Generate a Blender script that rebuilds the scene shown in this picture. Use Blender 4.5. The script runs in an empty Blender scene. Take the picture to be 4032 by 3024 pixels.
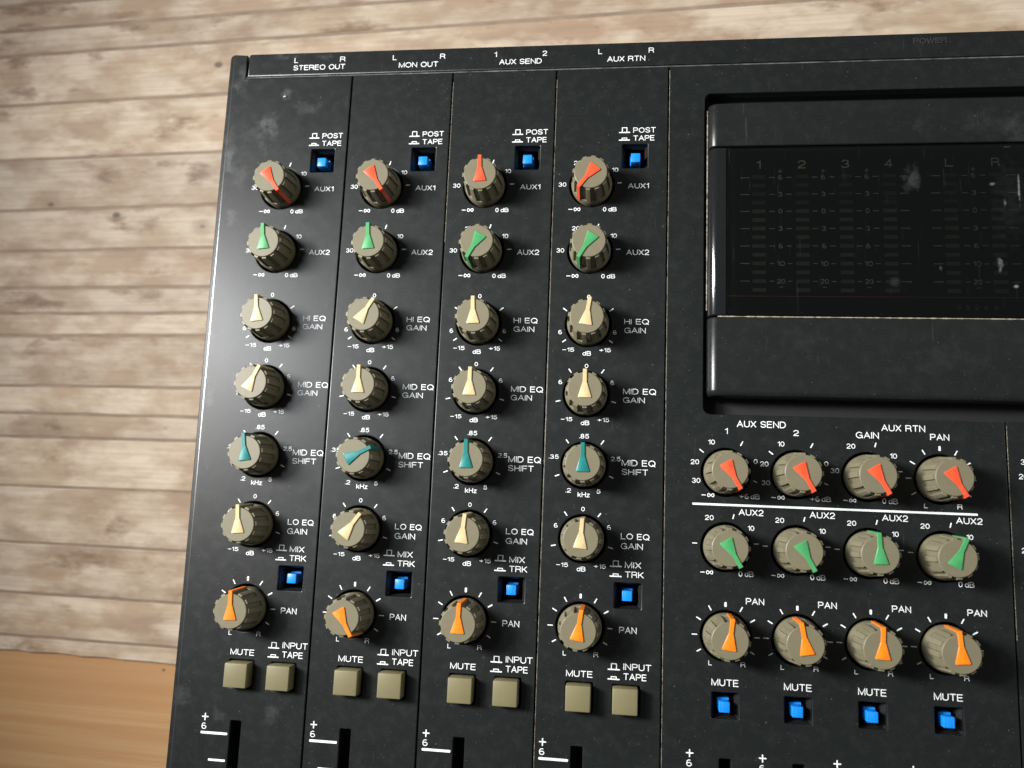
import bpy, bmesh, math, random
from mathutils import Vector, Matrix
from math import radians as R, sin, cos, pi
random.seed(7)
S = 0.001                                    # everything is laid out in millimetres
sc = bpy.context.scene
C = sc.collection

# ------------------------------------------------------------------ camera, light, exposure
def mat_rt(rows, loc):
    m = Matrix(rows).to_4x4(); m.translation = Vector(loc) * S; return m
CAM = mat_rt([[0.981631, -0.0121, 0.190406], [0.014794, 0.99981, -0.01273], [-0.190216, 0.015313, 0.981623]],
             (57.122, -3.819, 294.487))
PANEL = mat_rt([[0.998088, -0.001689, 0.061786], [-0.007214, 0.989613, 0.143574], [-0.061387, -0.143745, 0.987709]],
               (13.474, -0.899, 69.478))     # the sloping top of the mixer, in table coordinates
cd = bpy.data.cameras.new('camera'); cam = bpy.data.objects.new('camera', cd); C.objects.link(cam)
cam.matrix_world = CAM
cd.sensor_width = 36; cd.lens = 3338.7 / 4032 * 36
cd.clip_start = 0.01; cd.clip_end = 20
cd.dof.use_dof = True; cd.dof.focus_distance = 0.226; cd.dof.aperture_fstop = 15
sc.camera = cam
sc.view_settings.view_transform = 'Standard'; sc.view_settings.look = 'None'
sc.view_settings.exposure = 0; sc.view_settings.gamma = 1

w = bpy.data.worlds.new('World'); sc.world = w; w.use_nodes = True
bg = w.node_tree.nodes['Background']; bg.inputs[0].default_value = (1.0, 0.98, 0.93, 1); bg.inputs[1].default_value = 0.12

def area(name, loc, target, sx, sy, power, col):
    l = bpy.data.lights.new(name, 'AREA'); l.shape = 'RECTANGLE'; l.size = sx; l.size_y = sy
    l.energy = power; l.color = col
    o = bpy.data.objects.new(name, l); C.objects.link(o)
    p = PANEL @ (Vector(loc) * S); t = PANEL @ (Vector(target) * S)
    o.location = p; o.rotation_euler = (t - p).to_track_quat('-Z', 'Y').to_euler()
    return o
AX = area('window_light', (-292, 105, 440), (40, -25, 0), 0.06, 0.13, 0.25, (0.93, 0.97, 1.0)); AX.data.spread = R(80)
BX = area('window_light_low', (-418, 100, 368), (150, -30, 0), 0.12, 0.15, 1.78, (1.0, 0.98, 0.94)); BX.data.spread = R(79)
area('room_bounce', (560, 190, 165), (0, 0, 0), 0.50, 0.22, 1.15, (1.0, 0.98, 0.93))

# ------------------------------------------------------------------ materials
def new_mat(name):
    m = bpy.data.materials.new(name); m.use_nodes = True
    nt = m.node_tree; return m, nt, nt.nodes['Principled BSDF']
def N(nt, t, **k):
    n = nt.nodes.new(t)
    for a, b in k.items(): setattr(n, a, b)
    return n
def noise(nt, vec, scale, detail=3, rough=.5):
    n = N(nt, 'ShaderNodeTexNoise'); n.inputs['Scale'].default_value = scale
    n.inputs['Detail'].default_value = detail; n.inputs['Roughness'].default_value = rough
    nt.links.new(vec, n.inputs['Vector']); return n.outputs['Fac']
def ramp(nt, fac, stops):
    r = N(nt, 'ShaderNodeValToRGB'); e = r.color_ramp.elements
    while len(e) < len(stops): e.new(.5)
    for i, (p, c) in enumerate(stops):
        e[i].position = p; e[i].color = (c, c, c, 1) if isinstance(c, (int, float)) else (*c, 1)
    nt.links.new(fac, r.inputs[0]); return r.outputs[0]
def math_(nt, op, a, b=None, c=None):
    n = N(nt, 'ShaderNodeMath', operation=op)
    for i, v in enumerate((a, b, c)):
        if v is None: continue
        if isinstance(v, (int, float)): n.inputs[i].default_value = v
        else: nt.links.new(v, n.inputs[i])
    return n.outputs[0]
def mix(nt, fac, a, b, typ='MIX'):
    n = N(nt, 'ShaderNodeMix', data_type='RGBA', blend_type=typ)
    for s, v in ((0, fac), (6, a), (7, b)):
        if isinstance(v, (int, float)): n.inputs[s].default_value = v
        elif isinstance(v, tuple): n.inputs[s].default_value = (*v, 1)
        else: nt.links.new(v, n.inputs[s])
    return n.outputs[2]
def coords(nt, scale=(1000, 1000, 1000), rnd=0.0):
    t = N(nt, 'ShaderNodeTexCoord'); mp = N(nt, 'ShaderNodeMapping'); mp.inputs['Scale'].default_value = scale
    v = t.outputs['Object']
    if rnd:
        oi = N(nt, 'ShaderNodeObjectInfo'); cx = N(nt, 'ShaderNodeCombineXYZ')
        k = math_(nt, 'MULTIPLY', oi.outputs['Random'], rnd)
        nt.links.new(k, cx.inputs[0]); nt.links.new(k, cx.inputs[2])
        va = N(nt, 'ShaderNodeVectorMath', operation='ADD'); nt.links.new(v, va.inputs[0]); nt.links.new(cx.outputs[0], va.inputs[1])
        v = va.outputs[0]
    nt.links.new(v, mp.inputs['Vector']); return mp.outputs[0]
def bump(nt, b, h, strength, dist):
    n = N(nt, 'ShaderNodeBump'); n.inputs['Strength'].default_value = strength; n.inputs['Distance'].default_value = dist
    nt.links.new(h, n.inputs['Height']); nt.links.new(n.outputs[0], b.inputs['Normal'])
def specks(nt, v, scale, thr, keep):
    """small sparse dots: one per voronoi cell, most cells left empty"""
    n = N(nt, 'ShaderNodeTexVoronoi'); n.inputs['Scale'].default_value = scale; nt.links.new(v, n.inputs['Vector'])
    d = math_(nt, 'LESS_THAN', n.outputs['Distance'], thr)
    sx = N(nt, 'ShaderNodeSeparateColor'); nt.links.new(n.outputs['Color'], sx.inputs[0])
    k = math_(nt, 'GREATER_THAN', sx.outputs[0], keep)
    return math_(nt, 'MULTIPLY', math_(nt, 'MULTIPLY', d, k), sx.outputs[1])
def blob(nt, v, x, y, rx, ry, nz, amt=.5):
    """a smudge of its own ragged shape round (x, y) in millimetres"""
    s = N(nt, 'ShaderNodeSeparateXYZ'); nt.links.new(v, s.inputs[0])
    a = math_(nt, 'DIVIDE', math_(nt, 'SUBTRACT', s.outputs[0], x), rx)
    b = math_(nt, 'DIVIDE', math_(nt, 'SUBTRACT', s.outputs[1], y), ry)
    r2 = math_(nt, 'ADD', math_(nt, 'MULTIPLY', a, a), math_(nt, 'MULTIPLY', b, b))
    f = math_(nt, 'ADD', math_(nt, 'SUBTRACT', 1.0, r2), math_(nt, 'MULTIPLY', math_(nt, 'SUBTRACT', nz, .5), 5.0))
    n = N(nt, 'ShaderNodeMath', operation='MULTIPLY', use_clamp=True)
    nt.links.new(f, n.inputs[0]); n.inputs[1].default_value = .8
    g = N(nt, 'ShaderNodeMath', operation='SUBTRACT', use_clamp=True); nt.links.new(math_(nt, 'MULTIPLY', r2, .35), g.inputs[1]); g.inputs[0].default_value = 1.0
    return math_(nt, 'MULTIPLY', math_(nt, 'MULTIPLY', n.outputs[0], g.outputs[0]), amt)

def panel_mat(name, base, rough, smudges=(), dust=.5, gloss_var=.14):
    m, nt, b = new_mat(name)
    v = coords(nt)
    big = noise(nt, v, .055, 4, .6); mid = noise(nt, v, .32, 5, .65); fine = noise(nt, v, 5.0, 2)
    col = mix(nt, ramp(nt, big, [(.35, 0), (.7, 1)]), tuple(c * .93 for c in base), tuple(c * 1.08 for c in base))
    sp = math_(nt, 'ADD', specks(nt, v, .45, .07, .74), specks(nt, v, 1.3, .12, .80))
    grit = ramp(nt, noise(nt, v, 1.6, 4, .75), [(.50, 0), (.72, 1)])
    col = mix(nt, math_(nt, 'MULTIPLY', grit, .012), col, (.26, .27, .27))
    cloud = ramp(nt, mid, [(.48, 0), (.78, 1)])
    col = mix(nt, math_(nt, 'MULTIPLY', cloud,   .028 * dust / .5), col, (.22, .22, .21))
    col = mix(nt, math_(nt, 'MULTIPLY', sp, .42 * dust), col, (.45, .43, .38))
    # hairline scratches: very stretched noise, thresholded
    mp = N(nt, 'ShaderNodeMapping'); mp.inputs['Rotation'].default_value = (0, 0, 1.1); mp.inputs['Scale'].default_value = (1.6, .09, 1)
    nt.links.new(v, mp.inputs['Vector'])
    scr = ramp(nt, noise(nt, mp.outputs[0], 1.0, 2, .4), [(.735, 0), (.76, 1)])
    col = mix(nt, math_(nt, 'MULTIPLY', scr, .04), col, (.30, .30, .29))
    for (x, y, rx, ry, amt) in smudges:
        col = mix(nt, blob(nt, v, x, y, rx, ry, mid, amt * .42), col, (.20, .21, .21))
    nt.links.new(col, b.inputs['Base Color'])
    rr = math_(nt, 'ADD', rough - gloss_var / 2, math_(nt, 'MULTIPLY', mid, gloss_var))
    nt.links.new(rr, b.inputs['Roughness'])
    bump(nt, b, fine, .28, .00006)
    b.inputs['Specular IOR Level'].default_value = .27
    b.inputs['Coat Weight'].default_value = .06; b.inputs['Coat Roughness'].default_value = .19
    return m
PLASTIC = panel_mat('black_grained_plastic', (.0088, .0106, .0108), .35,
    smudges=[(-75.5, 76.5, 3.2, 4.0, .42), (-78, 73, 4.5, 4.5, .22), (-71.0, 85.3, 2.0, 2.2, .45), (-64, 81.5, 4, 2.2, .25),
             (-85.5, 89.5, 2.6, 3.2, .38), (-85, 94, 1.6, 3.0, .25), (-87.5, 64.5, 1.8, 4, .45), (-84.5, 47.5, 2.0, 3.0, .4),
             (-87, 70, 2.5, 6, .30), (-84, 61, 4, 4, .18), (-72, 97.5, 5.0, 1.1, .3), (-60, 97, 3.0, 1.0, .25),
             (-75, -90, 2.4, 2.0, .22), (-60, -89, 2.5, 3, .2), (-86, -86, 4, 2.6, .24), (-86, -6, 1.6, 3.0, .35)])
LIDP = panel_mat('black_lid_plastic', (.0100, .0113, .0116), .30,
    smudges=[(105, 70.5, 2.0, 3.0, .16), (125, 71, 9, 4, .08), (131, 68, 4, 5, .10), (110, 8, 14, 4, .05), (75, 12, 6, 4, .04)], dust=.35)
HOUS = panel_mat('black_case_plastic', (.014, .0155, .016), .5, dust=.3)

def simple(name, col, rough, nscale=2.0, var=.12, bumpd=.00003, spec=.5, dirt=0):
    m, nt, b = new_mat(name); v = coords(nt, rnd=3.0)
    f = noise(nt, v, nscale * .25, 4, .6)
    c = mix(nt, ramp(nt, f, [(.3, 0), (.72, 1)]), tuple(x * (1 - var) for x in col), tuple(min(1, x * (1 + var * .6)) for x in col))
    if dirt:
        c = mix(nt, math_(nt, 'MULTIPLY', ramp(nt, noise(nt, v, .45, 5, .7), [(.6, 0), (.75, 1)]), dirt), c, tuple(x * .45 for x in col))
        c = mix(nt, math_(nt, 'MULTIPLY', specks(nt, v, .8, .1, .6), .5 * dirt), c, (.6, .58, .5))
    nt.links.new(c, b.inputs['Base Color']); b.inputs['Roughness'].default_value = rough
    b.inputs['Specular IOR Level'].default_value = spec
    bump(nt, b, noise(nt, v, nscale * 3, 2), .25, bumpd)
    return m
KNOB = simple('olive_grey_plastic', (.146, .132, .086), .40, var=.05, dirt=.14, spec=.30)
BUTTON = simple('olive_button_plastic', (.158, .140, .074), .45, var=.04, dirt=.05, spec=.35)
POINTER = {
    'red':    simple('vermilion_paint', (.72, .080, .030), .38, dirt=.12, spec=.28),
    'green':  simple('green_paint', (.055, .265, .095), .38, dirt=.12, spec=.28),
    'cream':  simple('cream_paint', (.50, .395, .215), .40, dirt=.18, spec=.28),
    'teal':   simple('teal_paint', (.010, .155, .148), .36, dirt=.15, spec=.28),
    'orange': simple('orange_paint', (.80, .19, .010), .38, dirt=.12, spec=.28)}
BLUE = simple('bright_blue_plastic', (.005, .215, .74), .36)
INK = simple('white_print', (.76, .79, .80), .5, var=.10, spec=.3)
PIT = simple('matt_black', (.004, .004, .0045), .75)
BEZ = simple('switch_well_plastic', (.006, .0063, .0065), .5)
DUST = simple('pale_dust', (.30, .27, .20), .95, nscale=6, var=.5)
DIM = simple('dim_khaki_print', (.27, .26, .18), .6)
DIMMER = simple('faint_grey_print', (.07, .07, .065), .6)
LED = simple('unlit_led_segment', (.040, .035, .025), .5)
LEDR = simple('unlit_red_led_segment', (.008, .005, .0045), .5)
REDL = simple('dark_red_print', (.16, .012, .016), .5)
BOARD = simple('display_board', (.0030, .0042, .0046), .6, spec=.08)
GLOSS = simple('gloss_black_plastic', (.008, .009, .010), .14, bumpd=.000004)
GLINT = simple('clear_glint_gloss', (.16, .16, .155), .06, bumpd=.000002, spec=1.0)
EDGE = simple('polished_black_edge', (.020, .022, .023), .24, nscale=4, bumpd=.00002, spec=1.0)
EMB = simple('embossed_black_plastic', (.030, .029, .027), .35)

def pane_mat():
    m, nt, b = new_mat('smoked_window')
    out = nt.nodes['Material Output']; nt.nodes.remove(b)
    v = coords(nt)
    tr = N(nt, 'ShaderNodeBsdfTransparent'); tr.inputs[0].default_value = (.90, .92, .90, 1)
    gl = N(nt, 'ShaderNodeBsdfGlossy'); gl.inputs['Roughness'].default_value = .09; gl.inputs['Color'].default_value = (.55, .60, .62, 1)
    fr = N(nt, 'ShaderNodeFresnel'); fr.inputs[0].default_value = 1.45
    a = N(nt, 'ShaderNodeMixShader'); nt.links.new(fr.outputs[0], a.inputs[0]); nt.links.new(tr.outputs[0], a.inputs[1]); nt.links.new(gl.outputs[0], a.inputs[2])
    df = N(nt, 'ShaderNodeBsdfDiffuse'); df.inputs[0].default_value = (.42, .45, .47, 1)
    mid = noise(nt, v, .5, 5, .65)
    f = blob(nt, v, 103.6, 56.2, 2.6, 3.8, mid, .05)
    for (x, y, rx, ry, amt) in [(124.2, 33.2, 1.0, 1.9, 1.0), (127.8, 27.3, .7, .55, 1.2), (129.7, 53, .32, 4.5, 1.0), (126.2, 49.5, .45, 1.5, .7),
                                (123.4, 54.5, .8, .45, .7), (127.4, 64.6, 1.3, .25, .6), (98.8, 28, 1.7, 1.7, .07), (110, 32, .5, .8, .35), (128, 50, 5, 12, .03)]:
        f = math_(nt, 'MAXIMUM', f, blob(nt, v, x, y, rx, ry, mid, amt * .32))
    mp = N(nt, 'ShaderNodeMapping'); mp.inputs['Rotation'].default_value = (0, 0, .7); mp.inputs['Scale'].default_value = (2.2, .12, 1)
    nt.links.new(v, mp.inputs['Vector'])
    scr = ramp(nt, noise(nt, mp.outputs[0], 1.0, 2, .4), [(.70, 0), (.74, 1)])
    f = math_(nt, 'ADD', f, math_(nt, 'MULTIPLY', scr, .012))
    f = math_(nt, 'ADD', f, math_(nt, 'MULTIPLY', specks(nt, v, .7, .06, .80), .12))
    f = math_(nt, 'ADD', f, .002)
    s = N(nt, 'ShaderNodeMixShader'); nt.links.new(f, s.inputs[0]); nt.links.new(a.outputs[0], s.inputs[1]); nt.links.new(df.outputs[0], s.inputs[2])
    nt.links.new(s.outputs[0], out.inputs[0])
    return m
PANE = pane_mat()

def plank_mat():
    m, nt, b = new_mat('pale_limed_wood')
    v = coords(nt, rnd=.37)                              # mm
    def mp(sx, sy, src=v):
        q = N(nt, 'ShaderNodeMapping'); q.inputs['Scale'].default_value = (sx, sy, 1); nt.links.new(src, q.inputs['Vector']); return q.outputs[0]
    # the grain bends round knots: warp the coordinates a little
    wn = N(nt, 'ShaderNodeTexNoise'); wn.inputs['Scale'].default_value = 1; wn.inputs['Detail'].default_value = 2; nt.links.new(mp(.022, .05), wn.inputs['Vector'])
    wv = N(nt, 'ShaderNodeVectorMath', operation='SCALE'); nt.links.new(wn.outputs['Color'], wv.inputs[0]); wv.inputs['Scale'].default_value = 1.6
    va = N(nt, 'ShaderNodeVectorMath', operation='ADD'); nt.links.new(v, va.inputs[0]); nt.links.new(wv.outputs[0], va.inputs[1]); vw = va.outputs[0]
    big = noise(nt, mp(.008, .045, vw), 1, 3, .5)
    med = noise(nt, mp(.026, .062, vw), 1, 4, .55)
    pal = noise(nt, mp(.034, .075, vw), 1.1, 4, .58)
    sml = noise(nt, mp(.055, .150, vw), 1, 4, .60)
    drk = noise(nt, mp(.030, .075, vw), 1.0, 5, .60)
    grn = noise(nt, mp(.014, .90, vw), 1, 4, .6); gr2 = noise(nt, mp(.030, .34, vw), 1, 3, .6)
    c = mix(nt, ramp(nt, big, [(.35, 0), (.65, 1)]), (.475, .330, .222), (.570, .445, .315))
    c = mix(nt, ramp(nt, med, [(.42, 0), (.63, .85)]), c, (.375, .262, .184))
    c = mix(nt, ramp(nt, pal, [(.42, 0), (.61, .88)]), c, (.735, .620, .490))
    c = mix(nt, math_(nt, 'MULTIPLY', ramp(nt, gr2, [(.45, 0), (.66, 1)]), .24), c, (.40, .29, .205))
    c = mix(nt, ramp(nt, sml, [(.52, 0), (.72, .40)]), c, (.38, .255, .175))
    c = mix(nt, ramp(nt, drk, [(.585, 0), (.69, .85)]), c, (.235, .140, .085))
    c = mix(nt, math_(nt, 'MULTIPLY', ramp(nt, grn, [(.44, 0), (.64, 1)]), .24), c, (.31, .225, .16))
    # knots and nail marks
    kv = N(nt, 'ShaderNodeTexVoronoi'); kv.inputs['Scale'].default_value = 1; nt.links.new(mp(.034, .052), kv.inputs['Vector'])
    kc = N(nt, 'ShaderNodeSeparateColor'); nt.links.new(kv.outputs['Color'], kc.inputs[0])
    kk = ramp(nt, math_(nt, 'ADD', kv.outputs['Distance'], math_(nt, 'MULTIPLY', sml, .04)), [(.075, 1), (.105, 0)])
    kh = ramp(nt, math_(nt, 'ADD', kv.outputs['Distance'], math_(nt, 'MULTIPLY', med, .22)), [(.14, .55), (.30, 0)])
    on = math_(nt, 'GREATER_THAN', kc.outputs[0], .30); on2 = math_(nt, 'GREATER_THAN', kc.outputs[0], .78)
    c = mix(nt, math_(nt, 'MULTIPLY', kh, on2), c, (.30, .185, .12))
    c = mix(nt, math_(nt, 'MULTIPLY', math_(nt, 'MULTIPLY', kk, on), .85), c, (.115, .078, .055))
    # each plank has its own tone
    oi = N(nt, 'ShaderNodeObjectInfo')
    tone = math_(nt, 'ADD', math_(nt, 'MULTIPLY', oi.outputs['Random'], .26), .585)
    hs = N(nt, 'ShaderNodeHueSaturation'); nt.links.new(c, hs.inputs['Color']); nt.links.new(tone, hs.inputs['Value']); hs.inputs['Saturation'].default_value = 1.0
    nt.links.new(hs.outputs[0], b.inputs['Base Color'])
    b.inputs['Roughness'].default_value = .62; b.inputs['Specular IOR Level'].default_value = .3
    bump(nt, b, grn, .12, .0001)
    return m
PLANK = plank_mat()
GROOVE = simple('plank_joint_brown', (.24, .175, .13), .8, nscale=.5, var=.25)  # brown backing seen in the joints between planks

def table_mat():
    m, nt, b = new_mat('honey_orange_wood'); v = coords(nt)
    def mp(sx, sy, rot=0):
        q = N(nt, 'ShaderNodeMapping'); q.inputs['Scale'].default_value = (sx, sy, 1); q.inputs['Rotation'].default_value = (0, 0, rot); nt.links.new(v, q.inputs['Vector']); return q.outputs[0]
    a = noise(nt, mp(.005, .16), 1, 3, .5); g = noise(nt, mp(.012, .9), 1, 5, .6); h = noise(nt, mp(.03, 2.6), 1, 3, .6)
    c = mix(nt, ramp(nt, a, [(.36, 0), (.62, 1)]), (.43, .240, .112), (.51, .32, .162))
    c = mix(nt, math_(nt, 'MULTIPLY', ramp(nt, g, [(.42, 0), (.68, 1)]), .7), c, (.45, .235, .105))
    c = mix(nt, math_(nt, 'MULTIPLY', ramp(nt, h, [(.5, 0), (.7, 1)]), .20), c, (.40, .21, .095))
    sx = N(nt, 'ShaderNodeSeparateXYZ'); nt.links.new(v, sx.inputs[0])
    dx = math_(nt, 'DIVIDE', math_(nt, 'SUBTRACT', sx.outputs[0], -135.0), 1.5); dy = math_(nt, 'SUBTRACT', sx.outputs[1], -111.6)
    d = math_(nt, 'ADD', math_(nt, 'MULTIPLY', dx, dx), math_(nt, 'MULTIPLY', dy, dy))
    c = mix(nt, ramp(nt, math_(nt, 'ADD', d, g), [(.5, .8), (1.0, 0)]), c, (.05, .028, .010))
    nt.links.new(c, b.inputs['Base Color']); b.inputs['Roughness'].default_value = .42
    bump(nt, b, h, .12, .0001)
    return m
TABLE = table_mat()

# ------------------------------------------------------------------ mesh helpers
def link(name, me, mat, parent=None, loc=None, rotz=0):
    o = bpy.data.objects.new(name, me); C.objects.link(o)
    if mat is not None and not me.materials: me.materials.append(mat)
    if parent: o.parent = parent
    if loc: o.location = Vector(loc) * S
    if rotz: o.rotation_euler = (0, 0, rotz)
    return o
def finish(bm, name, smooth=35):
    me = bpy.data.meshes.new(name); bmesh.ops.scale(bm, vec=(S, S, S), verts=bm.verts); bm.to_mesh(me); bm.free()
    if smooth:
        for p in me.polygons: p.use_smooth = True
        me.set_sharp_from_angle(angle=R(smooth))
    return me
def box(bm, x0, x1, y0, y1, z0, z1, bev=0, seg=2):
    r = bmesh.ops.create_cube(bm, size=1)['verts']
    for v in r:
        v.co = Vector((x0 if v.co.x < 0 else x1, y0 if v.co.y < 0 else y1, z0 if v.co.z < 0 else z1))
    if bev:
        es = list({e for v in r for e in v.link_edges}); bmesh.ops.bevel(bm, geom=es, offset=bev, segments=seg, affect='EDGES', profile=.5)
def plate(name, outer, holes, ztop, thick, bev, mat, parent, smooth=40):
    """a flat moulding with real openings and softened edges"""
    cu = bpy.data.curves.new(name, 'CURVE'); cu.dimensions = '2D'; cu.fill_mode = 'BOTH'
    for poly in [outer] + list(holes):
        sp = cu.splines.new('POLY'); sp.points.add(len(poly) - 1); sp.use_cyclic_u = True
        for q, (x, y) in zip(sp.points, poly): q.co = (x, y, 0, 1)
    cu.extrude = thick / 2 - bev; cu.bevel_depth = bev; cu.bevel_resolution = 1; cu.offset = -bev
    o = bpy.data.objects.new('tmp', cu); C.objects.link(o)
    dg = bpy.context.evaluated_depsgraph_get(); me = bpy.data.meshes.new_from_object(o.evaluated_get(dg))
    bpy.data.objects.remove(o); bpy.data.curves.remove(cu)
    me.transform(Matrix.Translation((0, 0, ztop - thick / 2))); me.transform(Matrix.Scale(S, 4)); me.materials.clear()
    for p in me.polygons: p.use_smooth = True
    me.set_sharp_from_angle(angle=R(smooth)); me.name = name
    return link(name, me, mat, parent)
def circle(x, y, r, n=56): return [(x + r * cos(2 * pi * i / n), y + r * sin(2 * pi * i / n)) for i in range(n)]
def rect(x0, x1, y0, y1, r=.35, n=3):
    pts = []
    for cx, cy, a0 in ((x1 - r, y1 - r, 0), (x0 + r, y1 - r, 90), (x0 + r, y0 + r, 180), (x1 - r, y0 + r, 270)):
        for i in range(n + 1):
            a = R(a0 + 90 * i / n); pts.append((cx + r * cos(a), cy + r * sin(a)))
    return pts

# lettering: a plain monoline alphabet drawn as pen strokes, fitted to the printed size
def el(cx, cy, rx, ry, a0, a1, n=10): return [(cx + rx * cos(R(a0 + (a1 - a0) * i / n)), cy + ry * sin(R(a0 + (a1 - a0) * i / n))) for i in range(n + 1)]
O_ = el(.38, .5, .38, .5, 90, 450, 24)
G = {
 'A': [[(0, 0), (.35, 1), (.70, 0)], [(.13, .34), (.57, .34)]],
 'B': [[(0, 0), (0, 1), (.34, 1)] + el(.36, .765, .21, .235, 90, -90, 8) + [(0, .53)], [(.05, .53), (.36, .53)] + el(.38, .265, .25, .265, 90, -90, 8) + [(0, 0)]],
 'D': [[(0, 0), (0, 1), (.26, 1)] + el(.28, .5, .37, .5, 90, -90, 12) + [(0, 0)]],
 'E': [[(.54, 1), (0, 1), (0, 0), (.56, 0)], [(0, .53), (.50, .53)]],
 'F': [[(0, 0), (0, 1), (.54, 1)], [(0, .51), (.48, .51)]],
 'G': [el(.38, .5, .38, .5, 40, 318, 18) + [(.72, .30), (.72, .46), (.42, .46)], [(.73, .32), (.74, 0)]],
 'H': [[(0, 0), (0, 1)], [(.60, 0), (.60, 1)], [(0, .52), (.60, .52)]],
 'I': [[(0, 0), (0, 1)]],
 'K': [[(0, 0), (0, 1)], [(0, .34), (.58, 1)], [(.20, .56), (.62, 0)]],
 'L': [[(0, 1), (0, 0), (.52, 0)]],
 'M': [[(0, 0), (0, 1), (.37, .03), (.74, 1), (.74, 0)]],
 'N': [[(0, 0), (0, 1), (.62, 0), (.62, 1)]],
 'O': [O_],
 'P': [[(0, 0), (0, 1), (.36, 1)] + el(.38, .73, .23, .27, 90, -90, 8) + [(0, .46)]],
 'Q': [O_, [(.46, .26), (.76, -.07)]],
 'R': [[(0, 0), (0, 1), (.38, 1)] + el(.40, .745, .22, .255, 90, -90, 8) + [(0, .49)], [(.36, .49), (.50, .46), (.58, .36), (.61, .18), (.64, 0)]],
 'S': [el(.30, .75, .28, .25, 12, 262, 12) + [(.40, .465)] + el(.31, .25, .30, .25, 62, -168, 12)],
 'T': [[(0, 1), (.62, 1)], [(.31, 1), (.31, 0)]],
 'U': [[(0, 1), (0, .34)] + el(.305, .32, .305, .32, 180, 360, 10) + [(.61, .34), (.61, 1)]],
 'W': [[(0, 1), (.22, 0), (.44, 1), (.66, 0), (.88, 1)]],
 'X': [[(0, 0), (.60, 1)], [(0, 1), (.60, 0)]],
 'd': [el(.245, .345, .245, .345, 90, 450, 18), [(.5, 0), (.5, 1)]],
 'k': [[(0, 0), (0, 1)], [(0, .28), (.42, .68)], [(.15, .42), (.46, 0)]],
 'z': [[(0, .66), (.43, .66), (0, 0), (.45, 0)]],
 '0': [el(.27, .5, .27, .5, 90, 450, 20)],
 '1': [[(0, .80), (.13, .84), (.25, 1), (.25, 0)]],
 '2': [el(.27, .71, .26, .29, 172, -28, 10) + [(.40, .44), (.10, .20), (.02, 0), (.54, 0)]],
 '3': [el(.26, .745, .23, .255, 165, -90, 10), el(.26, .25, .27, .25, 90, -165, 10)],
 '4': [[(.42, 0), (.42, 1), (0, .28), (.58, .28)]],
 '5': [[(.50, 1), (.10, 1), (.05, .50)] + el(.27, .33, .27, .33, 132, -152, 12)],
 '6': [el(.28, .29, .27, .29, 90, 450, 18), el(.29, .58, .28, .42, 62, 180, 8) + [(.01, .31)]],
 '8': [el(.27, .755, .215, .245, 90, 450, 16), el(.27, .255, .27, .255, 90, 450, 16)],
 '+': [[(0, .45), (.58, .45)], [(.29, .16), (.29, .74)]],
 '\u2212': [[(0, .45), (.52, .45)]],
 '.': [[(0, 0), (0, .09)]],
}
G['9'] = [[(.55 - x, 1 - y) for x, y in st] for st in G['6']]
def ribbon(pts, w):
    """left and right borders of a pen stroke of width w with mitred bends and blunt rounded ends"""
    P_ = [Vector(p) for p in pts]; closed = (P_[0] - P_[-1]).length < 1e-6; n = len(P_); L = []; Rr = []
    for i, p in enumerate(P_):
        d0 = (p - P_[i - 1]) if i else (P_[0] - P_[-2] if closed else None)
        d1 = (P_[i + 1] - p) if i < n - 1 else (P_[1] - P_[0] if closed else None)
        if d0 is None: d0 = d1
        if d1 is None: d1 = d0
        d0 = d0.normalized(); d1 = d1.normalized(); n0 = Vector((-d0.y, d0.x)); n1 = Vector((-d1.y, d1.x)); m = n0 + n1
        m = m.normalized() if m.length > .2 else n0
        k = min(1 / max(.42, m.dot(n0)), 2.2) * w / 2
        L.append(p + m * k); Rr.append(p - m * k)
    if not closed:
        d = (P_[1] - P_[0]).normalized() * w * .38; e = (P_[-1] - P_[-2]).normalized() * w * .38
        L.insert(0, (L[0] * .76 + Rr[0] * .24) - d); Rr.insert(0, (Rr[0] * .76 + L[1] * .24) - d)
        a, b = L[-1], Rr[-1]; L.append(a * .76 + b * .24 + e); Rr.append(b * .76 + a * .24 + e)
    return L, Rr
def layout(s, gap=.215):
    x = 0; out = []
    for ch in s:
        if ch == ' ': x += .42; continue
        st = G[ch]; w = max(p[0] for t in st for p in t)
        out += [[(px + x, py) for px, py in t] for t in st]; x += w + (gap if ch not in '1.' else gap * .9)
    return out
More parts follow.
